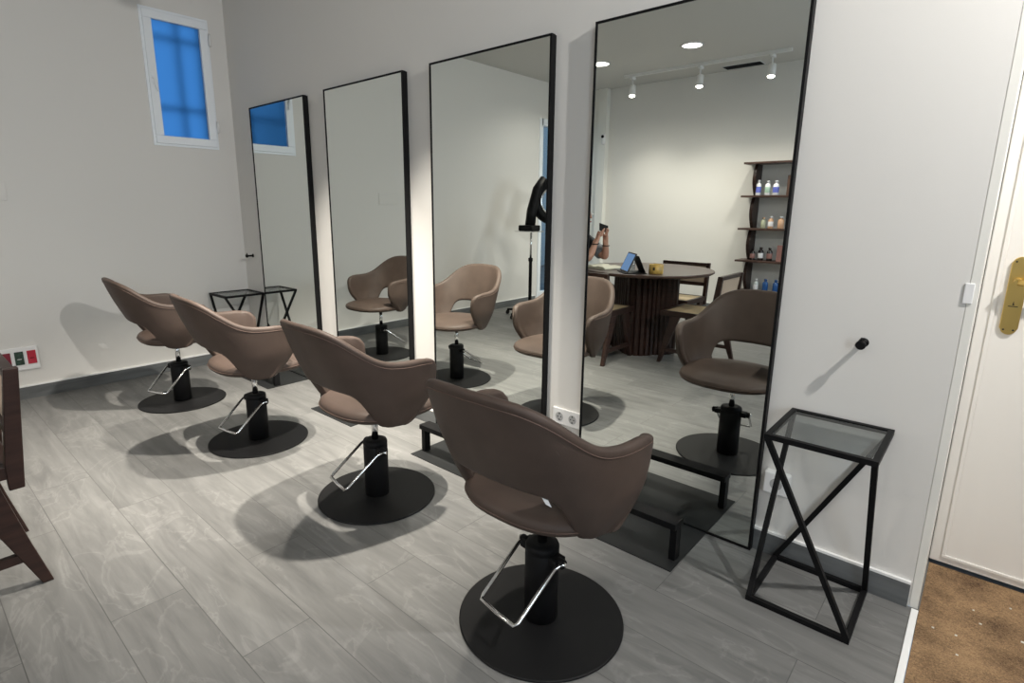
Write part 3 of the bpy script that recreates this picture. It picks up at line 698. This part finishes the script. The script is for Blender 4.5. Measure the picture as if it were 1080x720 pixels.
# ------------------------------------------------------------ seated person with a phone
def skin(name, verts, edges, rad, m, parent, sub=2, root=0):
    me = bpy.data.meshes.new(name); me.from_pydata([Vector(v) for v in verts], edges, []); me.materials.append(m)
    o = bpy.data.objects.new(name, me); C.objects.link(o); o.parent = parent
    s = o.modifiers.new('skin', 'SKIN'); s.use_smooth_shade = True; s.branch_smoothing = .3
    sv = me.skin_vertices[0].data
    for i, r in enumerate(rad):
        sv[i].radius = (r, r) if not isinstance(r, tuple) else r
    for i in range(len(verts)): sv[i].use_root = (i == root)
    u = o.modifiers.new('sub', 'SUBSURF'); u.levels = sub; u.render_levels = sub
    return o
# local frame: person faces +X, origin on the floor under the pelvis
per = thing('person', 'seated person in a charcoal top holding up a phone, elbows on the round table', 'person', (1.50, -2.70, 0))
V = []; E_ = []; Rr = []
def add(p, r, par=None):
    V.append(p); Rr.append(r)
    if par is not None: E_.append((par, len(V)-1))
    return len(V)-1
pel = add((0, 0, .54), (.13, .10)); sp = add((.03, 0, .72), (.115, .09), pel); chs = add((.08, 0, .92), (.14, .10), sp); nk = add((.11, 0, 1.06), .055, chs)
nk2 = add((.125, 0, 1.11), .05, nk); hd = add((.145, 0, 1.19), .082, nk2); hd2 = add((.14, 0, 1.255), .088, hd); hd3 = add((.13, 0, 1.31), .05, hd2)
hands = []
for s, elb, wr in ((1, (.33, .17, .80), (.355, .075, .965)), (-1, (.36, -.10, .80), (.375, -.065, .965))):
    sh_ = add((.09, s*.16, .985), .055, chs); el = add(elb, .042, sh_); w1 = add(Vector(elb).lerp(Vector(wr), .45), .038, el); w2 = add(wr, .024, w1)
    palm = add((wr[0]+.01, wr[1]*.72, wr[2]+.045), (.034, .018), w2)
    for f in range(4):
        a0 = Vector(V[palm]) + Vector((.012-.006*f, -s*.004, .030-.012*f+.014)); a1 = a0 + Vector((.022, -s*.012, .022-.006*f)); a2 = a1 + Vector((.004, -s*.022, .010)); a3 = a2 + Vector((-.008, -s*.014, .002))
        i1 = add(a0, .010, palm); i2 = add(a1, .009, i1); i3 = add(a2, .0085, i2); add(a3, .0075, i3)
    t1 = add(Vector(V[palm]) + Vector((-.022, -s*.008, .006)), .011, w2); t2 = add(Vector(V[palm]) + Vector((-.024, -s*.022, .038)), .009, t1); add(Vector(V[palm]) + Vector((-.016, -s*.030, .058)), .008, t2)
    hands.append(Vector(V[palm]))
    hp = add((.06, s*.09, .50), (.085, .08), pel); kn = add((.44, s*.11, .50), .058, hp); cf = add((.46, s*.11, .32), .052, kn); an = add((.43, s*.11, .09), .034, cf); ft = add((.50, s*.115, .045), (.036, .03), an); add((.60, s*.12, .035), (.034, .022), ft)
body = skin('body', V, E_, Rr, M['skin'], per)
# face features are part of the head; hair as a child
bm = B(); bmesh.ops.create_uvsphere(bm, u_segments=24, v_segments=16, radius=.112, matrix=Matrix.Translation((.115, 0, 1.245)) @ Matrix.Diagonal((1, .92, 1.12, 1)))
bmesh.ops.delete(bm, geom=[v for v in bm.verts if v.co.x > .175 and v.co.z < 1.30], context='VERTS')
hrr = obj('hair', bm, M['hair'], per, smooth=True); so = hrr.modifiers.new('t', 'SOLIDIFY'); so.thickness = .02
bm = B()
for s in (-1, 1): bmesh.ops.create_uvsphere(bm, u_segments=10, v_segments=8, radius=.012, matrix=Matrix.Translation((.225, s*.032, 1.225)))
obj('eyes', bm, M['white'], per, smooth=True)
obj('nose', lathe(B(), [(.003, .035), (.008, .02), (.015, 0)], (.232, 0, 1.185), 12), M['skin'], per, smooth=True)
obj('mouth', tube(B(), [(.222, -.024, 1.153), (.230, 0, 1.151), (.222, .024, 1.153)], .006, 8), mat('lips', (.35, .10, .09), .5), per)
sv_ = [(0, 0, .50), (.03, 0, .72), (.08, 0, .93), (.105, 0, 1.03)]; se = [(0, 1), (1, 2), (2, 3)]; sr = [(.155, .125), (.14, .115), (.165, .125), (.07, .07)]
for s, e in ((1, (.25, .168, .86)), (-1, (.28, -.115, .86))):
    sv_ += [(.09, s*.165, .985), e]; k = len(sv_); se += [(2, k-2), (k-2, k-1)]; sr += [.072, .058]
skin('shirt', sv_, se, sr, M['shirt'], per)
bm = B()
for s, e in ((1, (.33, .17, .80)), (-1, (.36, -.10, .80))):
    a_ = Vector((.09, s*.165, .985)); b_ = Vector(e); tube(bm, [a_.lerp(b_, .55), a_.lerp(b_, .66), a_.lerp(b_, .8)], [.066, .064, .060], 18)
obj('sleeve_cuffs', bm, M['sleeve'], per, smooth=True, label='grey rolled sleeve cuffs')
tv = [(0, 0, .53)]; te = []; tr = [(.155, .12)]
for s in (-1, 1):
    k = len(tv); tv += [(.06, s*.09, .51), (.44, s*.11, .505), (.46, s*.11, .32), (.43, s*.11, .13)]; te += [(0, k), (k, k+1), (k+1, k+2), (k+2, k+3)]; tr += [(.098, .092), .074, .066, .056]
skin('trousers', tv, te, tr, M['trouser'], per)
bm = B()
for s in (-1, 1): prism(bm, [(.39, .002), (.66, .002), (.66, .03), (.60, .06), (.50, .09), (.39, .10)], 1, s*.118-.045, s*.118+.045)
obj('shoes', bm, M['black'], per, bevel=.015, seg=3)
wv = Vector((.355, .075, .965)).lerp(Vector((.33, .17, .80)), .12); wv2 = Vector((.375, -.065, .965)).lerp(Vector((.36, -.10, .80)), .25)
bm = B()
for c_, r_ in ((wv, .032), (wv2, .036)): tube(bm, [c_ + r_*Vector((math.cos(R(a)), math.sin(R(a)), 0)) for a in range(0, 360, 20)], .004, 8, True)
obj('bracelets', bm, M['black'], per)
hm = (hands[0]+hands[1])/2
ph = obj('mobile_phone', box(B(), -.0045, .0045, -.075, .075, -.036, .036), M['black'], bevel=.003)
ph.location = Vector(per.location) + hm + Vector((.012, 0, .085)); ph.rotation_euler = (R(12), R(-10), 0)
tag(ph, 'black mobile phone held up by the seated person', 'phone')
